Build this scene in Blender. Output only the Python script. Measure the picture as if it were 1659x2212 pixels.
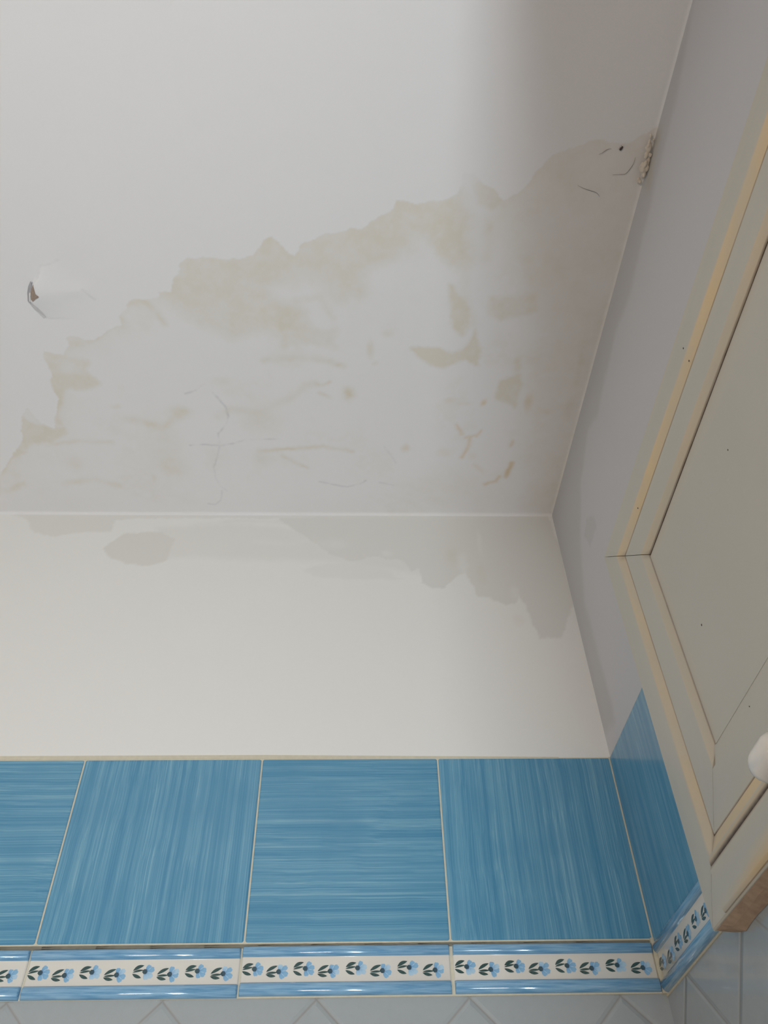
import bpy, bmesh, math, random
import numpy as np
from mathutils import Vector, Matrix

for o in list(bpy.data.objects):
    bpy.data.objects.remove(o)
scene = bpy.context.scene
C = scene.collection
ZC = 2.7            # ceiling height
YAW = 0.045953    # the right wall is slightly out of square

# ------------------------------------------------------------------ camera
cam_d = bpy.data.cameras.new('camera')
cam_d.sensor_fit = 'HORIZONTAL'
cam_d.sensor_width = 36.0
cam_d.lens = 39.6723
cam_d.clip_start = 0.01
cam = bpy.data.objects.new('camera', cam_d)
C.objects.link(cam)
R = [[0.999632, -0.02074, -0.017471], [0.003466, 0.736686, -0.676226], [0.026896, 0.675916, 0.736487]]
cx, cy, cz = (-0.28865, -0.8646, -0.93688)
rt, dn, fw = Vector(R[0]), Vector(R[1]), Vector(R[2])
M = Matrix((( rt.x, -dn.x, -fw.x, cx), (rt.y, -dn.y, -fw.y, cy), (rt.z, -dn.z, -fw.z, cz + ZC), (0, 0, 0, 1)))
cam.matrix_world = M
scene.camera = cam

# ------------------------------------------------------------------ world, lights, exposure
w = bpy.data.worlds.new('world')
scene.world = w
w.use_nodes = True
w.node_tree.nodes['Background'].inputs[0].default_value = (0.7, 0.75, 0.85, 1)
w.node_tree.nodes['Background'].inputs[1].default_value = 0.0
scene.view_settings.view_transform = 'Standard'
scene.view_settings.look = 'None'
scene.view_settings.gamma = 1.0
scene.view_settings.use_curve_mapping = False
scene.view_settings.exposure = 0.0

def area(name, loc, target, sx, sy, power, col, spread=180):
    l = bpy.data.lights.new(name, 'AREA')
    l.shape = 'RECTANGLE'; l.size = sx; l.size_y = sy
    l.energy = power; l.color = col; l.spread = math.radians(spread)
    o = bpy.data.objects.new(name, l)
    C.objects.link(o)
    o.location = loc
    o.rotation_euler = (Vector(target) - Vector(loc)).to_track_quat('-Z', 'Y').to_euler()
    return o
# the lamp on the wall behind the photographer, close beside the added shadow blocker
area('lamp_light', (-0.254, -1.52, ZC - 1.35), (-0.5, 0.0, ZC - 0.5), 0.105, 0.30, 12.4, (0.86, 0.95, 1.0))
# unseen warm fill light added further left to lift the shadows
area('left_fill_light', (-0.80, -1.45, ZC - 1.2), (-0.4, 0.0, ZC - 0.3), 0.45, 0.12, 5.2, (1.0, 0.84, 0.73))

# ------------------------------------------------------------------ helpers
def rw(s, z, d=0.0):
    """point on the right wall: s metres from the back corner, z relative to the ceiling, d out of the wall"""
    return Vector((math.sin(YAW) * s - math.cos(YAW) * d, -math.cos(YAW) * s - math.sin(YAW) * d, z + ZC))

RW = Matrix(((math.sin(YAW), 0, -math.cos(YAW), 0), (-math.cos(YAW), 0, -math.sin(YAW), 0), (0, 1, 0, ZC), (0, 0, 0, 1)))
# local frames: u along the wall, v up, w out of the wall
BW = Matrix(((1, 0, 0, 0), (0, 0, -1, 0), (0, 1, 0, ZC), (0, 0, 0, 1)))

def link(name, me, mats, parent=None, matrix=None, smooth=False):
    for m in (mats if isinstance(mats, (list, tuple)) else [mats]):
        me.materials.append(m)
    if smooth:
        me.polygons.foreach_set('use_smooth', [True] * len(me.polygons))
    o = bpy.data.objects.new(name, me)
    C.objects.link(o)
    if parent: o.parent = parent
    if matrix is not None: o.matrix_local = matrix
    return o

def bm_obj(name, bm, mats, parent=None, matrix=None, smooth=False, bevel=0):
    bmesh.ops.recalc_face_normals(bm, faces=bm.faces[:])
    me = bpy.data.meshes.new(name)
    bm.to_mesh(me); bm.free()
    o = link(name, me, mats, parent, matrix, smooth)
    if bevel:
        b = o.modifiers.new('bevel', 'BEVEL'); b.width = bevel; b.segments = 3; b.limit_method = 'ANGLE'
    return o

def box(bm, a, b, mat=0):
    x0, y0, z0 = a; x1, y1, z1 = b
    v = [bm.verts.new(p) for p in ((x0,y0,z0),(x1,y0,z0),(x1,y1,z0),(x0,y1,z0),(x0,y0,z1),(x1,y0,z1),(x1,y1,z1),(x0,y1,z1))]
    for f in ((0,3,2,1),(4,5,6,7),(0,1,5,4),(1,2,6,5),(2,3,7,6),(3,0,4,7)):
        bm.faces.new([v[i] for i in f]).material_index = mat

def struct(o): o['kind'] = 'structure'; return o
def tag(o, label, cat, group=None):
    o['label'] = label; o['category'] = cat
    if group: o['group'] = group
    return o

class NT:
    def __init__(s, name, rough=0.5, spec=0.5, coat=0.0):
        s.m = bpy.data.materials.new(name); s.m.use_nodes = True
        s.t = s.m.node_tree; s.b = s.t.nodes['Principled BSDF']
        s.b.inputs['Roughness'].default_value = rough
        s.b.inputs['Specular IOR Level'].default_value = spec
        s.b.inputs['Coat Weight'].default_value = coat
        s.b.inputs['Coat Roughness'].default_value = 0.08
    def n(s, typ, **kw):
        x = s.t.nodes.new(typ)
        for k, v in kw.items():
            if k in x.inputs.keys() if hasattr(x.inputs, 'keys') else False: x.inputs[k].default_value = v
            else: setattr(x, k, v)
        return x
    def l(s, a, b): s.t.links.new(a, b)
    def math(s, op, a, b=None, c=None, clamp=False):
        x = s.t.nodes.new('ShaderNodeMath'); x.operation = op; x.use_clamp = clamp
        for i, q in enumerate((a, b, c)):
            if q is None: continue
            if isinstance(q, (int, float)): x.inputs[i].default_value = q
            else: s.l(q, x.inputs[i])
        return x.outputs[0]
    def mix(s, fac, a, b, blend='MIX'):
        x = s.t.nodes.new('ShaderNodeMix'); x.data_type = 'RGBA'; x.blend_type = blend
        for i, q in ((0, fac), (6, a), (7, b)):
            if isinstance(q, (int, float)): x.inputs[i].default_value = q
            elif isinstance(q, (tuple, list)): x.inputs[i].default_value = (*q[:3], 1)
            else: s.l(q, x.inputs[i])
        return x.outputs[2]
    def coord(s, scale=(1, 1, 1), rot=(0, 0, 0), kind='Object', loc=(0, 0, 0)):
        tc = s.t.nodes.new('ShaderNodeTexCoord'); mp = s.t.nodes.new('ShaderNodeMapping')
        mp.inputs['Scale'].default_value = scale; mp.inputs['Rotation'].default_value = rot; mp.inputs['Location'].default_value = loc
        s.l(tc.outputs[kind], mp.inputs[0]); return mp.outputs[0]
    def noise(s, vec, scale, detail=3, rough=0.5):
        x = s.t.nodes.new('ShaderNodeTexNoise'); x.inputs['Scale'].default_value = scale
        x.inputs['Detail'].default_value = detail; x.inputs['Roughness'].default_value = rough
        s.l(vec, x.inputs['Vector']); return x.outputs[0]
    def ramp(s, fac, stops):
        x = s.t.nodes.new('ShaderNodeValToRGB'); e = x.color_ramp.elements
        while len(e) < len(stops): e.new(0.5)
        for i, (p, c) in enumerate(stops): e[i].position = p; e[i].color = (*c, 1) if len(c) == 3 else c
        s.l(fac, x.inputs[0]); return x.outputs[0]
    def bump(s, h, strength=0.2, dist=0.001):
        x = s.t.nodes.new('ShaderNodeBump'); x.inputs['Strength'].default_value = strength; x.inputs['Distance'].default_value = dist
        s.l(h, x.inputs['Height']); s.l(x.outputs[0], s.b.inputs['Normal'])
    def col(s, c):
        if isinstance(c, (tuple, list)): s.b.inputs['Base Color'].default_value = (*c[:3], 1)
        else: s.l(c, s.b.inputs['Base Color'])
    def rgh(s, c): s.l(c, s.b.inputs['Roughness'])

def srgb(r, g, b):
    f = lambda c: (c / 255 / 12.92) if c / 255 <= 0.04045 else ((c / 255 + 0.055) / 1.055) ** 2.4
    return (f(r), f(g), f(b))

# ------------------------------------------------------------------ materials
def plaster(name, base, rough=0.85):
    k = NT(name, rough, 0.25)
    at = k.t.nodes.new('ShaderNodeAttribute'); at.attribute_name = 'stain'
    sp = k.t.nodes.new('ShaderNodeSeparateColor'); k.l(at.outputs['Color'], sp.inputs[0])
    v = k.coord()
    n1 = k.noise(v, 60, 5, 0.6)
    n2 = k.noise(v, 14, 4, 0.55)
    # water marks: soft beige, ochre spots, grey damp (alpha), fine cracks
    bg = k.math('MULTIPLY', sp.outputs[0], k.math('MULTIPLY_ADD', n2, 1.1, 0.42), clamp=True)
    bg = k.math('MULTIPLY', bg, k.math('MULTIPLY_ADD', n1, 0.5, 0.75), clamp=True)
    c = k.mix(at.outputs['Alpha'], base, tuple(b * q for b, q in zip(base, (0.87, 0.865, 0.845))))
    c = k.mix(bg, c, (0.915, 0.872, 0.768), 'MULTIPLY')
    c = k.mix(sp.outputs[1], c, (0.82, 0.62, 0.32), 'MULTIPLY')
    c = k.mix(sp.outputs[2], c, (0.70, 0.69, 0.73), 'MULTIPLY')
    k.col(c)
    h = k.math('ADD', k.math('MULTIPLY', k.noise(v, 220, 4), 0.5), k.noise(v, 30, 3))
    k.bump(h, 0.10, 0.001)
    return k.m
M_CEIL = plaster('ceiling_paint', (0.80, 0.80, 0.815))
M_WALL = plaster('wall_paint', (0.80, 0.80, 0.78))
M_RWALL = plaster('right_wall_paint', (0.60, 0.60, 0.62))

def plain(name, c, rough=0.5, nscale=40, amount=0.08, spec=0.5, coat=0.0, bump=0.05):
    k = NT(name, rough, spec, coat)
    v = k.coord(); n = k.noise(v, nscale, 4)
    k.col(k.mix(k.math('MULTIPLY', n, 1.0), tuple(x * (1 - amount) for x in c), tuple(min(1, x * (1 + amount)) for x in c)))
    if bump: k.bump(n, bump, 0.001)
    return k.m
M_GROUT = plain('grout', (0.62, 0.58, 0.46), 0.9, 200, 0.12)
M_FLOOR = plain('floor_tile', (0.50, 0.36, 0.26), 0.4, 8, 0.2)
M_FRONT = plain('warm_wall_paint', (0.72, 0.68, 0.62), 0.8, 8, 0.03)
M_BLOCKER_WOOD = plain('blocker_wood', (0.5, 0.4, 0.3), 0.5, 12, 0.15)  # wood of the added shadow blocker
M_GAP_SHADE = plain('painted_gap_shade', (0.012, 0.009, 0.007), 0.95, 40, 0.1, 0.1)  # near-black, stands in for shade in the gap and under the knob
M_WHITEGLAZE = plain('white_glaze', (0.72, 0.70, 0.65), 0.14, 30, 0.03, 0.5, 0.6)
M_KNOB = plain('white_plastic', (0.86, 0.83, 0.78), 0.25, 60, 0.02, 0.5, 0.3)
M_SPECK = plain('dirt_speck', (0.07, 0.05, 0.035), 0.9, 400, 0.3)
M_INSECT = plain('insect_shell', (0.05, 0.035, 0.03), 0.4, 800, 0.3)
M_HAIR = plain('cobweb_thread', (0.13, 0.10, 0.07), 0.9, 800, 0.2)
M_EXPOSED = plain('exposed_plaster', (0.36, 0.28, 0.23), 0.95, 600, 0.35, 0.2, 0, 0.5)
M_RIM_SHADE = plain('rim_shade_grey', (0.43, 0.43, 0.46), 0.9, 300, 0.15, 0.2)  # grey stands in for shade on the lip of the lifted paint
M_RIM_SHADE_PALE = plain('rim_shade_pale', (0.66, 0.66, 0.68), 0.9, 300, 0.1, 0.2)  # paler painted shade along the lower lip
M_LOOSE = plain('loose_plaster', (0.68, 0.61, 0.52), 0.95, 300, 0.2, 0.2, 0, 0.4)
M_MORTAR = plain('brown_mortar', (0.44, 0.32, 0.23), 0.9, 120, 0.35, 0.2, 0, 0.5)

def blue(name, horizontal):
    k = NT(name, 0.22, 0.5, 0.25)
    oi = k.t.nodes.new('ShaderNodeObjectInfo')
    tc = k.t.nodes.new('ShaderNodeTexCoord')
    ad = k.t.nodes.new('ShaderNodeVectorMath'); ad.operation = 'MULTIPLY_ADD'
    k.l(tc.outputs['Object'], ad.inputs[0]); ad.inputs[1].default_value = (1, 1, 1)
    cb = k.t.nodes.new('ShaderNodeCombineXYZ')
    r = k.math('MULTIPLY', oi.outputs['Random'], 9.0)
    for i in range(3): k.l(r, cb.inputs[i])
    k.l(cb.outputs[0], ad.inputs[2])
    # a slow wobble so the brush strokes are not dead straight
    wob = k.noise(ad.outputs[0], 9, 2)
    def strokes(fine, along, detail):
        mp = k.t.nodes.new('ShaderNodeMapping')
        mp.inputs['Scale'].default_value = (along, fine, 1) if horizontal else (fine, along, 1)
        k.l(ad.outputs[0], mp.inputs[0])
        w2 = k.t.nodes.new('ShaderNodeVectorMath'); w2.operation = 'MULTIPLY_ADD'
        cc = k.t.nodes.new('ShaderNodeCombineXYZ'); k.l(wob, cc.inputs[0]); k.l(wob, cc.inputs[1])
        k.l(cc.outputs[0], w2.inputs[0]); w2.inputs[1].default_value = (fine * 0.005,) * 3
        k.l(mp.outputs[0], w2.inputs[2])
        return k.noise(w2.outputs[0], 1.0, detail, 0.65)
    a = strokes(900, 5, 4)
    b = strokes(170, 2.0, 4)
    m = k.math('ADD', k.math('MULTIPLY', a, 0.5), k.math('MULTIPLY', b, 0.5))
    lay = k.ramp(m, [(0.34, srgb(66, 130, 170)), (0.46, srgb(86, 146, 180)), (0.56, srgb(108, 162, 190)), (0.68, srgb(150, 190, 206))])
    cloud = k.noise(ad.outputs[0], 14, 2)
    lay = k.mix(k.math('MULTIPLY', k.math('SUBTRACT', cloud, 0.45), 1.6, clamp=True), lay, srgb(76, 138, 174))
    k.col(lay)
    k.bump(a, 0.12, 0.0004)
    return k.m
M_BLUE_H = blue('blue_brushed_glaze_across', True)
M_BLUE_V = blue('blue_brushed_glaze_upright', False)

def moulding_mat():
    k = NT('blue_moulding_glaze', 0.12, 0.5, 0.8)
    n = k.noise(k.coord((6, 90, 90)), 6, 4)
    k.col(k.ramp(n, [(0.35, srgb(98, 152, 192)), (0.65, srgb(142, 184, 214))]))
    return k.m
M_MOULD = moulding_mat()

def attr_mat(name, rough=0.2, coat=0.4):
    k = NT(name, rough, 0.5, coat)
    at = k.t.nodes.new('ShaderNodeAttribute'); at.attribute_name = 'Col'
    n = k.noise(k.coord((500, 500, 500)), 1, 3)
    k.col(k.mix(k.math('MULTIPLY', n, 0.12), at.outputs['Color'], srgb(200, 220, 228)))
    return k.m
M_MOTIF = attr_mat('painted_flower')

def frame_mat():
    k = NT('aged_cream_paint', 0.42, 0.4)
    at = k.t.nodes.new('ShaderNodeAttribute'); at.attribute_name = 'grime'
    sp = k.t.nodes.new('ShaderNodeSeparateColor'); k.l(at.outputs['Color'], sp.inputs[0])
    v = k.coord()
    n = k.noise(v, 30, 5, 0.6); n2 = k.noise(v, 5, 3)
    base = k.mix(n2, (0.545, 0.535, 0.475), (0.59, 0.575, 0.52))
    yl = k.math('MULTIPLY', sp.outputs[0], k.math('MULTIPLY_ADD', n, 0.9, 0.5), clamp=True)
    c = k.mix(yl, base, (0.78, 0.60, 0.36))
    br = k.math('MULTIPLY', sp.outputs[1], k.math('MULTIPLY_ADD', n, 1.0, 0.5), clamp=True)
    c = k.mix(br, c, (0.09, 0.045, 0.02))
    k.col(c)
    k.bump(n, 0.06, 0.001)
    return k.m
M_FRAME = frame_mat()

def diag_tiles(name, apex, p):
    """white tiles set on the diagonal; apex = where a grout crossing meets the border"""
    k = NT(name, 0.16, 0.5, 0.3)
    v = k.coord(rot=(0, 0, math.radians(45)), loc=(0, 0, 0))
    sx = k.t.nodes.new('ShaderNodeSeparateXYZ')
    tc = k.t.nodes.new('ShaderNodeTexCoord'); sub = k.t.nodes.new('ShaderNodeVectorMath'); sub.operation = 'SUBTRACT'
    k.l(tc.outputs['Object'], sub.inputs[0]); sub.inputs[1].default_value = (apex[0], apex[1], 0)
    rot = k.t.nodes.new('ShaderNodeMapping'); rot.inputs['Rotation'].default_value = (0, 0, math.radians(45)); rot.inputs['Scale'].default_value = (1, 1, 1)
    k.l(sub.outputs[0], rot.inputs[0]); k.l(rot.outputs[0], sx.inputs[0])
    ds = []
    for ax in (0, 1):
        q = k.math('DIVIDE', sx.outputs[ax], p)
        fr = k.math('FRACT', k.math('ADD', q, 0.5))
        ds.append(k.math('MULTIPLY', k.math('ABSOLUTE', k.math('SUBTRACT', fr, 0.5)), p))
    d = k.math('MINIMUM', ds[0], ds[1])
    g = k.math('SUBTRACT', 1.0, k.math('SMOOTHSTEP', d, 0.0, 1.0) if False else k.math('DIVIDE', d, 0.0016, clamp=True))
    n = k.noise(k.coord(), 120, 4)
    c = k.mix(n, (0.355, 0.39, 0.405), (0.39, 0.42, 0.435))
    c = k.mix(k.math('MULTIPLY', g, 0.6), c, (0.28, 0.26, 0.22))
    k.col(c)
    h = k.math('DIVIDE', d, 0.004, clamp=True)
    k.bump(h, 0.8, 0.0015)
    return k.m
M_DIAG_B = diag_tiles('white_diagonal_tile_back', (-0.3284, -0.6635), 0.1005)
M_DIAG_R = diag_tiles('white_diagonal_tile_right', (0.055, -0.6635), 0.1005)

# ------------------------------------------------------------------ stains (positions in mm on the plaster, where they sit)
CEIL_MARKS = [
    ('P', [(-806.3, -70.6), (-780.5, -104.8), (-756.9, -137.8), (-746.5, -177.2), (-735.1, -192.5), (-723.4, -165.8), (-709.7, -158.0), (-688.5, -207.9), (-694.1, -222.5), (-690.2, -251.2), (-695.6, -272.0), (-691.3, -282.3), (-669.6, -275.7), (-658.5, -286.0), (-658.4, -299.4), (-646.1, -302.8), (-636.0, -296.3), (-617.7, -301.1), (-606.9, -311.8), (-587.1, -319.8), (-586.9, -332.6), (-571.1, -351.7), (-545.3, -355.1), (-533.7, -358.3), (-535.5, -364.4), (-519.9, -364.6), (-513.8, -379.9), (-504.7, -385.9), (-504.1, -397.8), (-496.4, -406.6), (-479.8, -409.7), (-447.6, -407.2), (-417.4, -411.6), (-405.1, -430.6), (-394.2, -433.5), (-384.1, -425.2), (-368.6, -413.9), (-362.6, -425.5), (-348.9, -431.3), (-338.0, -438.1), (-313.9, -441.8), (-300.6, -448.6), (-289.9, -446.0), (-279.4, -455.5), (-263.7, -462.7), (-250.8, -471.0), (-248.5, -481.6), (-238.1, -481.7), (-227.4, -476.6), (-201.7, -482.2), (-183.8, -487.7), (-177.4, -503.4), (-178.2, -513.5), (-165.2, -511.2), (-156.3, -498.5), (-142.8, -493.5), (-131.3, -483.2), (-114.0, -491.3), (-100.9, -509.5), (-79.2, -534.8), (-60.3, -542.4), (-31.6, -550.1), (-0.6, -545.7), (33.7, -570.1), (32.5, -490.7), (4.8, 17.1), (-832.0, 20.6)], 2, 'damp', 1.0),
    ('P', [(-520.1, -363.4), (-512.1, -379.9), (-505.1, -383.0), (-504.1, -397.8), (-495.3, -406.6), (-479.8, -409.1), (-447.7, -406.6), (-417.5, -410.5), (-403.5, -430.6), (-392.7, -433.0), (-384.2, -424.0), (-368.6, -413.9), (-361.0, -425.5), (-347.9, -431.3), (-338.0, -438.1), (-313.9, -441.8), (-300.6, -448.1), (-288.9, -446.0), (-263.7, -461.6), (-250.2, -471.0), (-247.4, -480.6), (-235.4, -480.7), (-224.8, -476.6), (-201.6, -481.2), (-183.6, -485.1), (-173.8, -461.2), (-164.1, -410.7), (-177.3, -404.7), (-192.3, -421.9), (-209.9, -444.2), (-231.2, -444.0), (-241.1, -421.3), (-278.9, -406.3), (-295.3, -397.3), (-289.8, -368.5), (-309.4, -370.1), (-317.9, -360.8), (-334.3, -378.9), (-356.1, -387.7), (-367.5, -379.8), (-389.4, -384.3), (-412.2, -375.0), (-397.4, -347.4), (-369.7, -335.0), (-381.9, -322.0), (-410.6, -321.7), (-452.2, -308.1), (-490.2, -327.3), (-510.3, -346.1)], 9, 'beige', 0.62),
    ('P', [(-104.7, -499.2), (-78.8, -532.4), (-31.6, -550.1), (28.8, -570.0), (27.2, -490.6), (10.1, -243.4), (6.2, -101.5), (5.3, -2.2), (-32.5, -20.9), (-43.1, -143.0), (-63.6, -242.7), (-55.7, -312.3), (-83.9, -387.9), (-106.7, -434.3), (-122.8, -478.0)], 14, 'beige', 0.36),
    ('P', [(-387.8, -318.7), (-358.8, -322.2), (-336.2, -309.3), (-324.9, -289.3), (-342.5, -292.6), (-362.7, -299.1), (-386.5, -292.1)], 4, 'beige', 0.45),
    ('P', [(-223.3, -287.0), (-188.9, -287.3), (-173.6, -280.6), (-153.6, -291.1), (-146.6, -311.3), (-139.9, -284.4), (-140.3, -263.5), (-155.1, -273.8), (-181.1, -261.0), (-199.6, -266.4)], 3, 'beige', 0.95),
    ('P', [(-180.6, -374.7), (-174.0, -362.4), (-158.5, -346.9), (-156.5, -324.4), (-164.1, -311.1), (-174.4, -330.7), (-180.3, -356.1)], 3, 'beige', 0.8),
    ('P', [(-196.1, -477.0), (-180.4, -477.2), (-172.4, -444.7), (-172.8, -416.4), (-182.8, -404.6), (-197.7, -421.8), (-202.2, -449.9)], 4, 'beige', 0.5),
    ('P', [(-128.4, -359.8), (-108.1, -356.9), (-80.5, -363.5), (-75.0, -344.6), (-94.3, -338.0), (-113.7, -331.3), (-128.0, -340.8)], 4, 'beige', 0.7),
    ('P', [(-161.5, -498.4), (-145.7, -496.1), (-133.9, -483.2), (-143.2, -472.4), (-156.8, -477.6)], 3, 'beige', 0.5),
    ('P', [(-103.4, -242.4), (-82.9, -249.8), (-78.0, -235.3), (-81.3, -213.1), (-82.5, -197.9), (-106.4, -214.4)], 3, 'beige', 0.9),
    ('P', [(-691.7, -280.9), (-673.1, -273.6), (-663.2, -265.5), (-642.6, -265.7), (-645.6, -251.7), (-632.2, -230.4), (-648.8, -222.9), (-672.6, -224.2), (-692.9, -215.2), (-689.8, -240.6), (-694.4, -258.2)], 3, 'beige', 0.6),
    ('P', [(-746.5, -177.2), (-733.7, -161.8), (-713.4, -155.6), (-697.1, -158.1), (-695.8, -150.2), (-717.6, -138.1), (-751.5, -129.7), (-761.1, -117.4), (-783.7, -104.8), (-794.9, -87.9), (-803.8, -79.3), (-814.4, -87.7), (-766.4, -121.5)], 3, 'beige', 0.75),
    ('P', [(-332.5, -442.7), (-290.0, -448.7), (-253.1, -460.2), (-246.9, -432.6), (-268.0, -409.4), (-284.3, -397.5), (-289.8, -368.5), (-317.6, -379.1), (-333.5, -408.6)], 6, 'beige', 0.25),
    ('L', [(-414.6, -269.2), (-372.7, -273.8), (-337.2, -270.0), (-313.5, -261.8)], 7.11, 'beige', 0.4),
    ('L', [(-483.9, -179.3), (-464.0, -191.0), (-426.9, -187.4), (-388.4, -206.7), (-362.7, -231.3), (-350.4, -234.3)], 8.48, 'beige', 0.4),
    ('L', [(-577.2, -348.5), (-554.3, -351.9), (-542.3, -339.5), (-533.9, -320.4)], 5.41, 'beige', 0.5),
    ('L', [(-694.1, -215.2), (-682.9, -219.0), (-691.5, -200.4), (-700.0, -185.2), (-699.7, -165.9)], 5.48, 'beige', 0.6),
    ('L', [(-733.1, -218.5), (-714.9, -223.8), (-705.4, -213.6)], 6.78, 'beige', 0.4),
    ('L', [(-585.9, -326.3), (-607.3, -309.8), (-633.8, -293.0)], 3.69, 'beige', 0.45),
    ('L', [(-726.0, -129.9), (-680.1, -135.9), (-635.8, -134.6)], 4.45, 'beige', 0.35),
    ('L', [(-717.2, -58.0), (-675.5, -67.0), (-638.3, -54.0)], 7.87, 'beige', 0.4),
    ('L', [(-609.1, -176.0), (-585.3, -169.2), (-561.9, -159.2), (-526.6, -186.6)], 8.47, 'beige', 0.5),
    ('L', [(-432.3, -119.7), (-393.1, -124.1), (-341.1, -128.5), (-302.2, -120.5)], 4.48, 'beige', 0.6),
    ('L', [(-400.3, -111.5), (-381.3, -99.0), (-367.2, -90.6)], 3.73, 'beige', 0.5),
    ('L', [(-828.3, -39.6), (-800.4, -44.2), (-776.9, -57.7)], 7.2, 'beige', 0.4),
    ('L', [(-530.7, -394.5), (-488.6, -383.1), (-447.0, -359.3), (-415.4, -334.5)], 17.05, 'beige', 0.15),
    ('L', [(-164.1, -410.7), (-166.6, -374.8), (-150.7, -324.4)], 10.28, 'beige', 0.25),
    ('L', [(-141.5, -456.2), (-142.1, -410.9)], 12.03, 'beige', 0.35),
    ('L', [(-92.7, -411.5), (-80.5, -363.5)], 10.22, 'beige', 0.3),
    ('L', [(-5.0, -299.4), (-4.0, -236.0)], 5.76, 'beige', 0.5),
    ('L', [(-368.8, -354.0), (-340.4, -360.5), (-324.1, -329.1)], 7.14, 'beige', 0.35),
    ('E', (-664.8, -258.5, 16.6, 11.6), 3, 'clear', 0.5),
    ('E', (-535.9, -186.5, 15.6, 9.3), 5, 'beige', 0.5),
    ('E', (-566.2, -131.0, 25.6, 42.2), 10, 'beige', 0.25),
    ('E', (-559.6, -89.4, 19.7, 17.5), 6, 'beige', 0.4),
    ('E', (-587.8, -69.3, 4.0, 7.1), 3, 'beige', 0.5),
    ('E', (-471.6, -235.4, 12.1, 7.2), 5, 'beige', 0.4),
    ('E', (-424.7, -175.9, 28.3, 23.8), 8, 'beige', 0.35),
    ('E', (-426.7, -107.2, 14.4, 11.9), 6, 'beige', 0.35),
    ('E', (-650.3, -291.5, 11.6, 7.0), 4, 'beige', 0.5),
    ('E', (-695.2, -97.0, 13.0, 12.2), 6, 'beige', 0.3),
    ('E', (-166.4, -47.7, 54.7, 36.9), 15, 'beige', 0.3),
    ('E', (-267.6, -385.8, 25.0, 18.3), 8, 'clear', 0.45),
    ('E', (-368.0, -369.4, 16.7, 15.4), 8, 'clear', 0.3),
    ('E', (-306.6, -218.6, 8.0, 10.5), 3, 'beige', 1.0),
    ('E', (-306.6, -217.8, 4.3, 5.9), 3, 'brown', 0.21),
    ('E', (-277.7, -286.4, 4.7, 12.4), 3, 'beige', 0.8),
    ('E', (-271.5, -265.7, 4.2, 3.5), 2, 'beige', 0.6),
    ('E', (-319.5, -263.2, 4.2, 2.8), 2, 'beige', 0.6),
    ('E', (-324.5, -309.5, 8.1, 9.4), 4, 'beige', 0.4),
    ('E', (-257.6, -310.2, 7.0, 5.4), 4, 'beige', 0.4),
    ('L', [(-349.1, -234.3), (-338.3, -231.5), (-330.8, -236.7)], 3.3, 'beige', 0.7),
    ('L', [(-344.7, -219.7), (-331.4, -212.4)], 3.38, 'beige', 0.5),
    ('E', (-85.9, -264.0, 6.0, 12.9), 4, 'beige', 0.6),
    ('E', (-64.0, -204.9, 5.7, 13.1), 3, 'brown', 0.3),
    ('E', (-123.5, -205.2, 3.7, 5.3), 2, 'brown', 0.45),
    ('E', (-170.0, -208.6, 6.2, 4.6), 3, 'brown', 0.21),
    ('E', (-150.9, -203.4, 8.8, 3.0), 3, 'brown', 0.15),
    ('L', [(-158.7, -167.8), (-149.1, -151.9)], 2.86, 'brown', 0.3),
    ('L', [(-122.7, -158.5), (-128.2, -148.8)], 2.91, 'brown', 0.3),
    ('L', [(-144.1, -146.3), (-131.6, -150.4)], 2.93, 'brown', 0.27),
    ('L', [(-137.8, -147.9), (-137.7, -132.4)], 4.39, 'brown', 0.3),
    ('L', [(-145.7, -110.7), (-138.1, -129.1)], 3.76, 'brown', 0.36),
    ('E', (-227.3, -126.9, 5.8, 6.7), 3, 'brown', 0.24),
    ('E', (-171.3, -118.9, 9.2, 6.7), 4, 'brown', 0.15),
    ('E', (-131.4, -113.3, 6.6, 6.7), 4, 'brown', 0.12),
    ('L', [(-73.1, -101.0), (-79.3, -75.0)], 4.61, 'brown', 0.51),
    ('L', [(-107.6, -60.6), (-93.2, -66.1), (-88.8, -74.9)], 3.94, 'brown', 0.42),
    ('E', (-78.1, -136.2, 3.3, 6.6), 2, 'brown', 0.3),
    ('L', [(-126.5, -96.4), (-112.1, -85.3)], 5.33, 'brown', 0.15),
    ('E', (-37.3, -190.6, 8.9, 5.5), 4, 'brown', 0.15),
    ('E', (-6.9, -198.5, 7.5, 17.1), 5, 'brown', 0.12),
    ('E', (-153.3, -287.7, 6.0, 12.4), 5, 'brown', 0.09),
    ('E', (-617.9, -195.0, 6.2, 3.9), 3, 'brown', 0.15),
    ('E', (-393.1, -124.1, 9.1, 2.5), 3, 'brown', 0.15),
    ('L', [(-485.6, -218.5), (-477.8, -205.9), (-471.0, -194.7), (-469.5, -179.4), (-473.8, -167.7), (-481.4, -155.8), (-485.9, -150.2)], 1.15, 'crack', 0.8),
    ('L', [(-485.9, -150.2), (-486.0, -131.6), (-491.5, -110.9), (-499.1, -89.7), (-499.1, -72.5), (-494.4, -54.9), (-485.3, -46.0)], 1.8, 'crack', 0.4),
    ('L', [(-492.0, -45.9), (-495.3, -27.8), (-505.2, -18.5), (-515.3, -20.3)], 1.58, 'crack', 0.45),
    ('L', [(-522.4, -216.7), (-509.7, -220.5), (-496.2, -231.6)], 1.36, 'crack', 0.5),
    ('L', [(-528.0, -129.7), (-508.5, -131.5), (-486.3, -129.2), (-466.5, -133.4), (-449.9, -140.0), (-404.9, -141.9)], 1.48, 'crack', 0.55),
    ('L', [(-349.5, -64.6), (-329.5, -58.5), (-309.3, -54.1), (-289.0, -60.5), (-282.3, -66.7)], 1.56, 'crack', 0.5),
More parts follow.
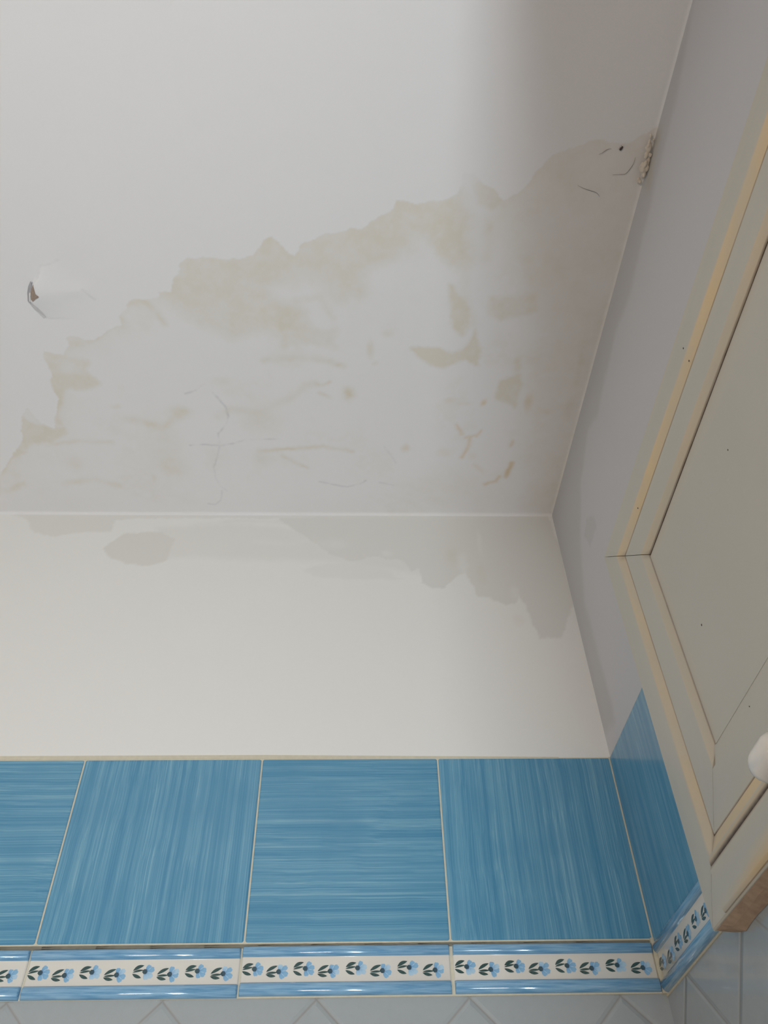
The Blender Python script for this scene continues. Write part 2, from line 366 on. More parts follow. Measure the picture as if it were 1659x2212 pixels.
    ('L', [(-262.1, -63.3), (-241.7, -58.1)], 1.57, 'crack', 0.5),
    ('L', [(-256.7, -129.1), (-246.5, -112.6), (-239.6, -99.9)], 1.47, 'crack', 0.35),
    ('L', [(-645.1, -403.6), (-657.0, -398.8), (-666.9, -395.8), (-671.9, -386.9), (-675.8, -377.9), (-680.2, -373.7)], 0.85, 'crack', 0.45),
    ('L', [(-624.7, -366.5), (-617.3, -357.4), (-612.7, -352.5)], 0.77, 'crack', 0.4)]
BACK_MARKS = [
    ('P', [(-828.8, 8.4), (-780.5, -16.7), (-763.4, -41.2), (-737.5, -50.8), (-706.7, -41.0), (-653.3, -40.8), (-651.9, -16.1), (-618.9, -10.9), (-482.0, -10.3), (-344.2, -9.6), (43.4, 13.0), (45.4, 23.6), (-832.1, 18.7)], 5, 'damp', 0.6),
    ('P', [(-657.8, -74.2), (-643.5, -55.2), (-633.2, -40.7), (-579.5, -40.5), (-557.0, -54.9), (-559.9, -96.9), (-587.5, -106.1), (-620.2, -103.5), (-645.2, -92.6)], 4, 'damp', 0.8),
    ('P', [(-588.0, -30.7), (-480.8, -20.3), (-343.2, -39.5), (-206.9, -39.0), (-68.4, -28.5), (-75.8, -86.4), (-210.7, -123.1), (-341.2, -96.4), (-432.9, -96.6), (-505.3, -92.2), (-564.0, -92.4)], 18, 'damp', 0.4),
    ('P', [(-413.2, -9.9), (-302.8, 0.8), (-7.3, 7.5), (1.2, -86.2), (1.7, -174.5), (-13.6, -207.3), (-24.6, -234.8), (-55.4, -237.1), (-61.3, -215.2), (-64.1, -182.9), (-72.6, -162.0), (-77.8, -177.1), (-93.8, -178.8), (-111.4, -166.2), (-130.4, -166.2), (-134.5, -142.3), (-142.0, -118.5), (-155.8, -127.4), (-173.6, -149.3), (-189.7, -151.0), (-205.0, -138.9), (-207.1, -114.2), (-220.3, -118.7), (-229.5, -100.6), (-242.5, -94.3), (-252.4, -98.0), (-262.2, -91.5), (-278.7, -91.6), (-301.7, -100.8), (-341.8, -77.8)], 4, 'damp', 0.8),
    ('P', [(-373.0, -114.5), (-341.0, -100.9), (-288.6, -100.8), (-256.0, -114.3), (-230.5, -132.0), (-301.4, -133.9), (-346.4, -130.4)], 6, 'damp', 0.3),
    ('E', (-144.1, -105.0, 6.6, 19.8), 3, 'clear', 0.5),
    ('E', (-116.3, -58.1, 3.3, 23.8), 3, 'clear', 0.4),
    ('E', (-77.5, -160.3, 5.7, 11.9), 3, 'clear', 0.6),
    ('E', (-252.1, -82.2, 8.0, 6.5), 4, 'clear', 0.5),
    ('E', (-328.9, -63.6, 20.1, 9.5), 6, 'clear', 0.4),
    ('E', (-159.2, -86.6, 9.3, 18.5), 5, 'beige', 0.3),
    ('E', (-119.6, -122.9, 6.5, 17.7), 5, 'beige', 0.25),
    ('E', (-78.8, -207.3, 7.5, 9.6), 5, 'beige', 0.25),
    ('L', [(-534.6, -25.5), (-467.7, -15.2), (-385.2, -17.9)], 6.68, 'damp', 0.3),
    ('L', [(-443.0, -59.3), (-395.8, -63.9), (-369.4, -57.1)], 7.31, 'clear', 0.35)]
RIGHT_MARKS = [
    ('P', [(682.5, -1.6), (638.7, -22.3), (563.7, -35.9), (488.1, -43.1), (396.9, -59.4), (342.4, -49.1), (263.3, -60.4), (232.7, -67.5), (196.9, -49.2), (162.3, -64.5), (128.4, -81.8), (85.2, -126.5), (39.5, -209.3), (43.3, -288.1), (42.1, -393.4), (-29.1, -372.4), (-21.9, 26.1)], 16, 'damp', 0.75),
    ('P', [(118.6, -135.0), (139.4, -153.0), (140.2, -175.2), (104.9, -172.5), (94.3, -144.7)], 4, 'damp', 0.5),
    ('L', [(554.5, -8.7), (531.1, -11.2), (509.2, -19.5)], 13.87, 'beige', 0.7)]

def vnoise(x, y, cell, seed):
    rs = np.random.RandomState(seed)
    t = rs.rand(64, 64)
    u = x / cell + 100; v = y / cell + 100
    i = np.floor(u).astype(int); j = np.floor(v).astype(int)
    a = u - i; b = v - j
    a = a * a * (3 - 2 * a); b = b * b * (3 - 2 * b)
    g = lambda p, q: t[p % 64, q % 64]
    return (g(i, j) * (1 - a) + g(i + 1, j) * a) * (1 - b) + (g(i, j + 1) * (1 - a) + g(i + 1, j + 1) * a) * b

def fbm(x, y, cell, seed, octs=4):
    s = 0; am = 1; tot = 0
    for o in range(octs):
        s = s + am * vnoise(x, y, cell / 2 ** o, seed + o); tot += am; am *= 0.55
    return s / tot - 0.5

def seg_dist(X, Y, a, b):
    ax, ay = a; dx, dy = b[0] - ax, b[1] - ay
    L = dx * dx + dy * dy + 1e-9
    t = np.clip(((X - ax) * dx + (Y - ay) * dy) / L, 0, 1)
    return np.hypot(X - ax - t * dx, Y - ay - t * dy)

def poly_sdf(X, Y, pts):
    d = np.full(X.shape, 1e9); ins = np.zeros(X.shape, bool)
    for a, b in zip(pts, pts[1:] + pts[:1]):
        d = np.minimum(d, seg_dist(X, Y, a, b))
        if a[1] != b[1]:
            c = (a[1] > Y) != (b[1] > Y)
            ins ^= c & (X < (b[0] - a[0]) * (Y - a[1]) / (b[1] - a[1]) + a[0])
    return np.where(ins, d, -d)

def marks(X, Y, items, seed):
    """X, Y in mm -> four mask layers"""
    ch = {k: np.zeros(X.shape) for k in ('beige', 'brown', 'crack', 'damp')}
    wx = X + 9 * fbm(X, Y, 22, seed) + 3.0 * fbm(X, Y, 5, seed + 9)
    wy = Y + 9 * fbm(X, Y, 22, seed + 20) + 3.0 * fbm(X, Y, 5, seed + 29)
    fx = X + 4 * fbm(X, Y, 8, seed + 40); fy = Y + 4 * fbm(X, Y, 8, seed + 50)
    sm = lambda t: (lambda q: q * q * (3 - 2 * q))(np.clip(t, 0, 1))
    region = None
    for it in items:
        k, geo, soft, c, st = it
        if k == 'P':
            s = poly_sdf(wx, wy, geo)
            m = sm(s / soft + 0.5) if c != 'beige' else sm(s / (soft * 3.0) + 0.8)
            if c == 'damp' and len(geo) > 50:
                region = m
                # darker tide line just inside the border of the wet patch
                tide = np.exp(-np.clip(s, 0, None) / 14.0) * sm(s / 1.5 + 0.5)
                ch['beige'] = np.maximum(ch['beige'], 0.38 * tide * sm(fbm(X, Y, 60, 77) * 2.5 + 0.75))
                m = m * 0.12
        elif k == 'L':
            q = (fx, fy) if c in ('beige', 'brown', 'damp', 'clear') else (X + 1.6 * fbm(X, Y, 6, 5), Y + 1.6 * fbm(X, Y, 6, 15))
            d = np.full(X.shape, 1e9)
            for a, b in zip(geo, geo[1:]): d = np.minimum(d, seg_dist(q[0], q[1], a, b))
            hw = soft * 0.5 if c != 'crack' else 1.1
            m = np.exp(-(d / (hw * 1.25 + (0.0 if c == 'crack' else 1.0))) ** 2) * (np.clip(0.62 + 2.6 * fbm(X, Y, 14, seed + 5), 0.1, 1) if c == 'crack' else np.clip(1.0 + 1.6 * fbm(X, Y, 18, seed + 61), 0.2, 1.3))
        else:
            x0, y0, rx, ry = geo
            r = np.hypot((fx - x0) / rx, (fy - y0) / ry)
            m = np.exp(-(r / 1.05) ** 2.6) * np.clip(1.0 + 1.3 * fbm(X, Y, 16, seed + 71), 0.3, 1.25)
        if c == 'clear':
            for q in ('beige', 'damp'): ch[q] = ch[q] * (1 - st * m)
        elif c == 'beige':
            if region is not None: m = m * region
            ch[c] = 1 - (1 - ch[c]) * (1 - st * m)
        else:
            ch[c] = np.maximum(ch[c], st * m)
    if region is not None:
        mott = sm(fbm(X, Y, 55, 301) * 3.2 + 0.10) * sm(fbm(X, Y, 9, 311) * 2 + 0.7)
        ch['beige'] = 1 - (1 - ch['beige']) * (1 - 0.22 * mott * region)
    ch['beige'] = ch['beige'] * (0.72 + 0.9 * np.clip(fbm(X, Y, 10, 321) + 0.35, 0, 0.8))
    return np.stack([ch['beige'], ch['brown'], ch['crack'], ch['damp']], -1)

def grid_mesh(name, P, masks, flip=False):
    """P: (n, m, 3) lattice"""
    n, m = P.shape[:2]
    me = bpy.data.meshes.new(name)
    me.vertices.add(n * m); me.vertices.foreach_set('co', P.reshape(-1).astype(np.float32))
    i = np.arange(n * m).reshape(n, m)
    q = np.stack([i[:-1, :-1], i[1:, :-1], i[1:, 1:], i[:-1, 1:]], -1).reshape(-1, 4)
    if flip: q = q[:, ::-1]
    nf = len(q)
    me.loops.add(nf * 4); me.loops.foreach_set('vertex_index', q.reshape(-1).astype(np.int32))
    me.polygons.add(nf); me.polygons.foreach_set('loop_start', (np.arange(nf) * 4).astype(np.int32))
    me.polygons.foreach_set('loop_total', np.full(nf, 4, np.int32))
    me.update(calc_edges=True)
    a = me.color_attributes.new('stain', 'FLOAT_COLOR', 'POINT')
    a.data.foreach_set('color', masks.reshape(-1).astype(np.float32))
    me.polygons.foreach_set('use_smooth', [True] * nf)
    return me

def axis(*spans):
    out = [spans[0][0]]
    for a, b, st in spans:
        k = max(1, int(round(abs(b - a) / st)))
        out += [a + (b - a) * (i + 1) / k for i in range(k)]
    return np.array(out)

def smooth01(t):
    t = np.clip(t, 0, 1); return t * t * (3 - 2 * t)

# ------------------------------------------------------------------ ceiling, with the lifting paint
XL, YF, ZF = -1.6, -1.9, -2.7
ys = axis((0.0, -0.76, 0.0016), (-0.76, YF, 0.06))
us = axis((XL, -0.92, 0.06), (-0.92, 0.0, 0.0016))
Yg, Ug = np.meshgrid(ys, us, indexing='ij')
xr = -np.tan(YAW) * Yg                       # where the right wall stands at this y
Xg = XL + (Ug - XL) / (0 - XL) * (xr - XL)
Xm, Ym = Xg * 1000, Yg * 1000
mk = marks(Xm, Ym, CEIL_MARKS, 3)
FLAKE = [(-652.7, -401.2), (-666.9, -395.8), (-674.4, -383.3), (-683.4, -373.7), (-689.6, -362.7), (-692.5, -351.6), (-686.1, -341.7), (-677.2, -327.8)]
EXPO = [(-680.0, -374.3), (-679.7, -368.9), (-679.6, -362.8), (-676.7, -359.2), (-681.2, -356.6), (-684.8, -353.5), (-686.2, -356.6), (-684.4, -365.8)]
d = np.full(Xm.shape, 1e9); tpar = np.zeros(Xm.shape)
for i, (a, b) in enumerate(zip(FLAKE, FLAKE[1:])):
    ds = seg_dist(Xm, Ym, a, b); tpar = np.where(ds < d, (i + 0.5) / (len(FLAKE) - 1), tpar); d = np.minimum(d, ds)
cxf, cyf = np.mean([p[0] for p in FLAKE]) + 38, np.mean([p[1] for p in FLAKE])
ins = poly_sdf(Xm, Ym, FLAKE + [(cxf + 40, FLAKE[-1][1]), (cxf + 40, FLAKE[0][1])]) > 0
mid = FLAKE[4]
near = np.exp(-(((Xm - mid[0]) / 34) ** 2 + ((Ym - mid[1]) / 25) ** 2))
bulge = 7.0 * near * np.where(ins, smooth01(d / 3.5 + 0.10), smooth01(0.10 - d / 8.0))
bulge = bulge + 1.2 * np.exp(-(((Xm - mid[0] - 55) / 18) ** 2 + ((Ym - mid[1] + 2) / 9) ** 2))
und = 0.9 * fbm(Xm, Ym, 140, 31, 2) + 0.25 * fbm(Xm, Ym, 25, 41, 2)
edge_d = np.minimum(-Ym, (xr - Xg) * 1000)
right_side = (xr - Xg) * 1000 < -Ym
rr = 5.0
fil = np.where(edge_d < rr, rr - np.sqrt(np.clip(rr ** 2 - (rr - edge_d) ** 2, 0, None)), 0) * np.where(right_side, 0.2, 0.7)
Zg = ZC + (-bulge + und * smooth01(edge_d / 20) - fil) / 1000
ceil_me = grid_mesh('ceiling', np.stack([Xg, Yg, Zg], -1), mk, flip=False)
ceiling = struct(link('ceiling', ceil_me, M_CEIL))

# bare plaster showing in the tear of the lifted paint
bm = bmesh.new()
rs = random.Random(4)
top = []; low = []
for x, y in EXPO:
    top.append(bm.verts.new((x / 1000, y / 1000, ZC - 0.0005)))
    low.append(bm.verts.new((x / 1000, y / 1000, ZC - 0.0074 - rs.random() * 0.0008)))
cxp = sum(p[0] for p in EXPO) / len(EXPO) / 1000; cyp = sum(p[1] for p in EXPO) / len(EXPO) / 1000
cc = bm.verts.new((cxp, cyp, ZC - 0.0082))
for i in range(len(EXPO)):
    j = (i + 1) % len(EXPO)
    bm.faces.new((top[i], top[j], low[j], low[i])); bm.faces.new((low[i], low[j], cc))
e = bm_obj('exposed_plaster', bm, M_EXPOSED, ceiling)
e['label'] = 'bare brown plaster showing in the torn paint'

# torn rim beside it, its shade painted on in grey
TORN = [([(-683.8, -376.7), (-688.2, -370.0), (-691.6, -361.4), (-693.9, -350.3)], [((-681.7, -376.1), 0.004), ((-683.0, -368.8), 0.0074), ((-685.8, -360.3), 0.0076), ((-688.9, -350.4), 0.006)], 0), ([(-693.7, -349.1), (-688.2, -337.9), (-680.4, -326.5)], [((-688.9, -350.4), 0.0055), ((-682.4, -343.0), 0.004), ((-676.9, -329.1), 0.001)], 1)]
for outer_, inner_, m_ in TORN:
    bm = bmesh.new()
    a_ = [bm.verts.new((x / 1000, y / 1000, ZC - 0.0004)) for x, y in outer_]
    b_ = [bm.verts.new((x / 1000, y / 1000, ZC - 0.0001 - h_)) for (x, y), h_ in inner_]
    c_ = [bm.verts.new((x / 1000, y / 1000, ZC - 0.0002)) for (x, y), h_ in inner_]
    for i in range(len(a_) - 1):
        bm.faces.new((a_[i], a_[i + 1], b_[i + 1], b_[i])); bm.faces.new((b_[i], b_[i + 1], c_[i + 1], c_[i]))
    e = bm_obj('shaded_rim', bm, M_RIM_SHADE if m_ == 0 else M_RIM_SHADE_PALE, ceiling)
    e['label'] = 'torn rim of the lifted paint, its shade painted grey'

# ------------------------------------------------------------------ back wall
xs = axis((XL, -0.92, 0.06), (-0.92, 0.0, 0.0025))
zs = axis((0.0, -0.43, 0.0025), (-0.43, -0.66, 0.05))
Xb, Zb = np.meshgrid(xs, zs, indexing='ij')
mk = marks(Xb * 1000, Zb * 1000, BACK_MARKS, 60)
off = 0.0006 * fbm(Xb * 1000, Zb * 1000, 120, 71, 2) * smooth01(-Zb / 0.02) * smooth01(-Xb / 0.02) * smooth01((Zb + 0.414) / 0.03)
P = np.stack([Xb, -off, Zb + ZC], -1)
wall_back = struct(link('wall_back', grid_mesh('wall_back', P, mk, flip=True), M_WALL))

# ------------------------------------------------------------------ right wall
ss = axis((0.0, 0.80, 0.003), (0.80, 1.95, 0.05))
zs = axis((0.0, -0.43, 0.003), (-0.43, -0.66, 0.05))
Sb, Zb = np.meshgrid(ss, zs, indexing='ij')
mk = marks(Sb * 1000, Zb * 1000, RIGHT_MARKS, 90)
off = 0.0006 * fbm(Sb * 1000, Zb * 1000, 120, 91, 2) * smooth01(Sb / 0.02) * smooth01(-Zb / 0.02) * smooth01((Zb + 0.414) / 0.03)
P = np.stack([math.sin(YAW) * Sb - math.cos(YAW) * off, -math.cos(YAW) * Sb - math.sin(YAW) * off, Zb + ZC], -1)
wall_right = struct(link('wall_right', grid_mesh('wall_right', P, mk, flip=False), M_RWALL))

# other sides of the room
def slab(name, a, b, mat):
    bm = bmesh.new(); box(bm, a, b); return struct(bm_obj(name, bm, mat))
slab('floor', (XL - 0.05, YF - 0.05, -0.1), (0.15, 0.05, 0.0), M_FLOOR)
slab('wall_left', (XL - 0.08, YF, 0.0), (XL, 0.0, ZC), M_FRONT)
slab('wall_front', (XL, YF - 0.08, 0.0), (0.12, YF, ZC), M_FRONT)

# the white diagonal tiling below the border
bm = bmesh.new(); box(bm, (XL, ZF, -0.02), (0.0, -0.6605, 0.0))
bm_obj('diagonal_tiling', bm, M_DIAG_B, wall_back, BW)
bm = bmesh.new(); box(bm, (0.0, ZF, -0.02), (1.9, -0.6605, 0.0))
bm_obj('diagonal_tiling', bm, M_DIAG_R, wall_right, RW)

# ------------------------------------------------------------------ blue tiles
TS = 0.2
ZT = -0.414
def tile_mesh(w, h, t=0.0016, g=0.0009, r=0.004):
    """glazed tile with rounded corners and a pillowed rim, centred on its own origin"""
    bm = bmesh.new()
    hw, hh = w / 2 - g, h / 2 - g
    rings = []
    for inset, z in ((0.0, 0.0), (0.0, t * 0.45), (0.0007, t * 0.85), (0.0020, t)):
        ring = []
        rr = max(0.0006, r * 0.5 - inset)
        for cx_, cy_, a0 in ((1, 1, 0), (-1, 1, 90), (-1, -1, 180), (1, -1, 270)):
            for k in range(5):
                a = math.radians(a0 + 90 * k / 4)
                ring.append(bm.verts.new((cx_ * (hw - inset - rr) + rr * math.cos(a), cy_ * (hh - inset - rr) + rr * math.sin(a), z)))
        rings.append(ring)
    n = len(rings[0])
    for A, B in zip(rings, rings[1:]):
        for i in range(n): bm.faces.new((A[i], A[(i + 1) % n], B[(i + 1) % n], B[i]))
    bm.faces.new(rings[-1]); bm.faces.new(rings[0][::-1])
    return bm

# grout bed
bm = bmesh.new(); box(bm, (XL, ZT - TS - 0.0045, 0.0002), (0.0, ZT + 0.0004, 0.0012))
# thin cream bead along the top of the tiles
box(bm, (XL, ZT + 0.0004, 0.0001), (-0.40, ZT + 0.0052, 0.0016))
q0 = [(-0.40, ZT + 0.0004, 0.0001), (-0.40, ZT + 0.0052, 0.0001), (-0.40, ZT + 0.0052, 0.0016), (-0.40, ZT + 0.0004, 0.0016)]
q1 = [(-0.06, ZT + 0.0004, 0.0001), (-0.06, ZT + 0.0016, 0.0001), (-0.06, ZT + 0.0016, 0.0008), (-0.06, ZT + 0.0004, 0.0008)]
A_ = [bm.verts.new(p) for p in q0]; B_ = [bm.verts.new(p) for p in q1]
for i in range(4): bm.faces.new((A_[i], A_[(i + 1) % 4], B_[(i + 1) % 4], B_[i]))
bm.faces.new(B_)
bm_obj('grout', bm, M_GROUT, wall_back, BW)
bm = bmesh.new(); box(bm, (0.0, ZT - TS - 0.006, 0.0002), (0.20, ZT + 0.0004, 0.0010))
bm_obj('grout', bm, M_GROUT, wall_right, RW)

for i in range(8):
    horiz = (i % 2 == 1)
    o = bm_obj('blue_tile', tile_mesh(TS, TS), M_BLUE_H if horiz else M_BLUE_V, wall_back,
               BW @ Matrix.Translation((-TS * (i + 0.5) - 0.0003, ZT - TS / 2, 0.0008)))
    if horiz: o['label'] = 'blue tile with brush strokes running across'
    else: o['label'] = 'blue tile with brush strokes running up and down'
bm_obj('blue_tile', tile_mesh(TS, TS + 0.0045), M_BLUE_V, wall_right, RW @ Matrix.Translation((0.1018, ZT - TS / 2 - 0.00225, 0.0006)))

# ------------------------------------------------------------------ border of moulded flower tiles
Z_B0, Z_B1 = -0.6175, -0.6610
def border_profile():
    H = Z_B0 - Z_B1
    pts = [(0.0, 0.0, 0)]
    t1, t2 = 0.0095, H - 0.0115
    for k in range(9):                      # upper roll
        a = math.pi * k / 8
        pts.append((t1 / 2 - t1 / 2 * math.cos(a), 0.0030 + 0.0036 * math.sin(a), 0))
    pts.append((t1 + 0.0003, 0.0028, 1)); pts.append((t2 - 0.0003, 0.0028, 1))
    for k in range(9):                      # lower roll
        a = math.pi * k / 8
        pts.append((t2 + (H - t2) / 2 * (1 - math.cos(a)), 0.0030 + 0.0040 * math.sin(a), 0))
    pts.append((H, 0.0, 0))
    return pts
PROF = border_profile()
def border_tile(L, parent, matrix):
    bm = bmesh.new()
    g = 0.0008
    stations = [g, g + 0.0006, g + 0.0016, L - g - 0.0016, L - g - 0.0006, L - g]
    shr = [0.55, 0.85, 1.0, 1.0, 0.85, 0.55]
    rows = []
    for x, s in zip(stations, shr):
        rows.append([bm.verts.new((x, -v, w_ * s)) for v, w_, _ in PROF])
    for A, B in zip(rows, rows[1:]):
        for i in range(len(A) - 1):
            f = bm.faces.new((A[i], A[i + 1], B[i + 1], B[i]))
            f.material_index = 1 if (PROF[i][2] == 1 and PROF[i + 1][2] == 1) or PROF[i][2] != PROF[i + 1][2] else 0
    bm.faces.new(rows[0]); bm.faces.new(rows[-1])
    for f in bm.faces: f.smooth = True
    return bm_obj('border_tile', bm, [M_MOULD, M_WHITEGLAZE], parent, matrix)

def lens(cx_, cy_, ang, L, W, curve=0.0, n=9):
    up, lo = [], []
    for i in range(n):
        t = i / (n - 1)
        wv = W / 2 * math.sin(math.pi * t) ** 0.8
        x = t * L; y = curve * math.sin(math.pi * t)
        up.append((x, y + wv)); lo.append((x, y - wv))
    pts = up + lo[::-1][1:-1]
    c, s = math.cos(ang), math.sin(ang)
    return [(cx_ + x * c - y * s, cy_ + x * s + y * c) for x, y in pts]

def petal(cx_, cy_, ang, L, W):
    out = []
    for x, y in [(0, 0.16), (0.25, 0.34), (0.55, 0.5), (0.85, 0.46), (1.0, 0.22), (0.95, 0.0), (1.0, -0.22), (0.85, -0.46), (0.55, -0.5), (0.25, -0.34), (0, -0.16)]:
        out.append((x * L, y * W))
    c, s = math.cos(ang), math.sin(ang)
    return [(cx_ + x * c - y * s, cy_ + x * s + y * c) for x, y in out]

def motif_mesh(kind, seed):
    """one painted flower, leaves to the left, in mm about its centre"""
    r = random.Random(seed)
    bm = bmesh.new(); cl = bm.loops.layers.float_color.new('Col')
    green = srgb(20, 62, 58); navy = srgb(28, 62, 92); pet = srgb(132, 180, 216); petd = srgb(84, 140, 192); pale = srgb(176, 208, 230)
    def poly(pts, z, col, col2=None, focus=None):
        v0 = [bm.verts.new((x * 1.26 / 1000, y * 1.22 / 1000, z / 1000)) for x, y in pts]
        f = bm.faces.new(v0)
        if f.normal.z < 0 or True:
            f.normal_update()
            if f.normal.z < 0: f.normal_flip()
        for lp in f.loops:
            c = col
            if col2 and focus:
                dd = math.hypot(lp.vert.co.x * 1000 - focus[0], lp.vert.co.y * 1000 - focus[1])
                k = min(1, dd / 5.5); c = tuple(col2[i] * (1 - k) + col[i] * k for i in range(3))
            lp[cl] = (*c, 1)
        ext = bmesh.ops.extrude_face_region(bm, geom=[f])
        bmesh.ops.translate(bm, verts=[v for v in ext['geom'] if isinstance(v, bmesh.types.BMVert)], vec=(0, 0, 0.00012))
    j = lambda a: r.uniform(-a, a)
    if kind == 0:
        poly(lens(-9.0, 1.6, math.radians(24 + j(4)), 8.6, 2.6, 0.7), 0.02, green)
        poly(lens(-9.2, 0.4, math.radians(10 + j(4)), 8.2, 1.6, 0.3), 0.03, green)
        poly(lens(-9.2, -0.6, math.radians(-22 + j(4)), 7.6, 2.4, -0.3), 0.02, green)
        fx, fy, tilt = 0.6, 0.9, -14
    else:
        poly(lens(-9.4, -1.2, math.radians(28 + j(4)), 9.4, 2.4, 0.5), 0.02, green)
        poly(lens(-9.4, -2.2, math.radians(3 + j(3)), 8.6, 1.6, 0.1), 0.03, green)
        poly(lens(-9.6, -3.0, math.radians(-14 + j(4)), 7.6, 2.3, -0.3), 0.02, green)
        fx, fy, tilt = 0.6, -1.2, 8
    for a, L, W in ((78, 5.4, 3.6), (26, 6.6, 3.8), (-22, 6.4, 3.8), (-74, 5.6, 3.8)):
        a += tilt + j(7)
        poly(petal(fx, fy, math.radians(a), L + j(0.5), W + j(0.3)), 0.04 + 0.01 * r.random(), r.choice((pet, pet, pale)), petd, (fx, fy))
    for a in (52, 2, -48):
        poly(lens(fx + 1.6 * math.cos(math.radians(a + tilt)), fy + 1.6 * math.sin(math.radians(a + tilt)), math.radians(a + tilt), 3.4, 0.5), 0.08, pale)
    poly([(fx - 2.6, fy + 0.5), (fx - 1.4, fy + 1.9), (fx + 0.4, fy + 1.7), (fx + 1.2, fy + 0.2), (fx + 0.6, fy - 1.6), (fx - 1.2, fy - 1.8), (fx - 2.5, fy - 0.6)], 0.10, navy, green, (fx - 3, fy))
    me = bpy.data.meshes.new('flower_motif')
    bm.normal_update(); bm.to_mesh(me); bm.free(); me.materials.append(M_MOTIF)
    return me
MOTIFS = [[motif_mesh(0, s) for s in range(4)], [motif_mesh(1, s + 10) for s in range(4)]]
BAND_MID = -(0.0103 + (Z_B0 - Z_B1) - 0.0111) / 2
def add_motifs(tile, xs_, seed):
    for i, x in enumerate(xs_):
        o = bpy.data.objects.new('flower_motif', MOTIFS[i % 2][(i // 2 + seed) % 4])
        C.objects.link(o); o.parent = tile
        o.matrix_local = Matrix.Translation((x, BAND_MID, 0.00285))
MX = [0.0125 + 0.0010, 0.0365, 0.0615, 0.0850, 0.1110, 0.1345, 0.1600, 0.1845]

trim_1 = bpy.data.objects.new('trim_1', None); C.objects.link(trim_1); struct(trim_1)
trim_1.location = (0, 0, ZC + Z_B1)
for i in range(8):
    m = Matrix.Translation(-trim_1.location) @ BW @ Matrix.Translation((-TS * (i + 1) - 0.0015 * (i > 0), Z_B0 - 0.0012 * (i > 1), 0.0))
    t = border_tile(TS - (0.0045 if i == 0 else 0), trim_1, m)
    add_motifs(t, MX if i else [x * 0.985 for x in MX], i)
trim_2 = bpy.data.objects.new('trim_2', None); C.objects.link(trim_2); struct(trim_2)
trim_2.location = (0, 0, ZC + Z_B1)
t = border_tile(0.1635, trim_2, Matrix.Translation(-trim_2.location) @ RW @ Matrix.Translation((0.0060, Z_B0 - 0.0022, 0.0)))
add_motifs(t, [0.0105, 0.0345, 0.0595, 0.0835, 0.1090, 0.1325, 0.1560], 1)
# cream mortar behind the border and in the corner
bm = bmesh.new(); box(bm, (XL, Z_B1 - 0.0014, 0.0), (0.0, Z_B0 + 0.003, 0.0012))
box(bm, (-0.0030, ZT - TS, 0.0), (0.0, ZT, 0.0030))
box(bm, (-0.0050, Z_B1 - 0.002, 0.0), (0.0, Z_B0 + 0.004, 0.0045))
bm_obj('grout', bm, M_GROUT, wall_back, BW)
bm = bmesh.new(); box(bm, (0.0, Z_B1 - 0.0040, 0.0), (0.17, Z_B0 + 0.004, 0.0010))
bm_obj('grout', bm, M_GROUT, wall_right, RW)

# ------------------------------------------------------------------ cupboard front in the right wall
S0, S1 = 0.171, 0.90           # outer edges
IW = 0.0925                    # member width on the side
def ztop(s): return -0.2575 + 0.030 * (s - 0.171)
ZBOT = -0.6720
# profile across a member from the outside in: (distance fraction, height, yellow, brown)
def member_profile(width):
    k = width / 0.0925
    raw = [(0.0, 0.002, 0.1, 0.0), (0.0, 0.0155, 0.1, 0.0), (0.0010, 0.0168, 0.1, 0.0), (0.014, 0.0172, 0.0, 0), (0.031, 0.0170, 0.03, 0.0),
           (0.0345, 0.0168, 0.85, 0.0), (0.0455, 0.0142, 0.9, 0.05), (0.0464, 0.0134, 0.6, 0.65), (0.0474, 0.0140, 0.1, 0.0),
           (0.060, 0.0141, 0.0, 0), (0.0795, 0.0140, 0.03, 0), (0.0810, 0.0138, 0.45, 0.0), (0.0895, 0.0108, 0.5, 0.06), (0.0912, 0.0095, 0.4, 0.8), (0.0912, 0.002, 0.4, 0.9)]
    return [(a * k, h, y, b) for a, h, y, b in raw]

def member(name, outer, inner, width_o, parent, n=40, grime=1.0, seam=True, label=None):
    """outer(t), inner(t): end-to-end curves of the outer and inner edge in (s, z); profile swept between them"""
    prof = member_profile(0.0925)
    tot = prof[-1][0]
    V = []; G = []
    for i in range(n + 1):
        t = i / n
        for a, h, y, b in prof:
            f = a / tot
            ox, oz = outer; ix, iz = inner
            p0 = (ox[0] * (1 - t) + oz[0] * t, ox[1] * (1 - t) + oz[1] * t)
            p1 = (ix[0] * (1 - t) + iz[0] * t, ix[1] * (1 - t) + iz[1] * t)
            hh = 0.0118 if (not seam and a > 0.08 and h > 0.005) else h
            V.append((p0[0] * (1 - f) + p1[0] * f, p0[1] * (1 - f) + p1[1] * f, hh))
            if not seam and a > 0.08: b, h, y = 0.0, max(h, 0.0118) if h > 0.005 else h, 0.05
            rnd = 0.75 + 0.5 * math.sin(t * 23 + a * 90) * 0.3
            endg = max(0.0, 1 - min(t, 1 - t) * 60) * 0.35
            G.append((min(1, y * rnd * grime), min(1, b + endg * (0.9 if b > 0.04 else 0.1)), 0, 1))
    bm = bmesh.new()
    vs = [bm.verts.new(v) for v in V]
    m_ = len(prof)
    for i in range(n):
        for j in range(m_ - 1):
            bm.faces.new((vs[i * m_ + j], vs[i * m_ + j + 1], vs[(i + 1) * m_ + j + 1], vs[(i + 1) * m_ + j]))
    bm.faces.new(vs[:m_]); bm.faces.new(vs[-m_:])
    for i in (0,):
        pass
    bmesh.ops.recalc_face_normals(bm, faces=bm.faces[:])
    me = bpy.data.meshes.new(name); bm.to_mesh(me); bm.free()
    at = me.color_attributes.new('grime', 'FLOAT_COLOR', 'POINT')
    at.data.foreach_set('color', np.array(G, np.float32).reshape(-1))
    o = link(name, me, M_FRAME, parent, RWL)
    if label: o['label'] = label
    return o

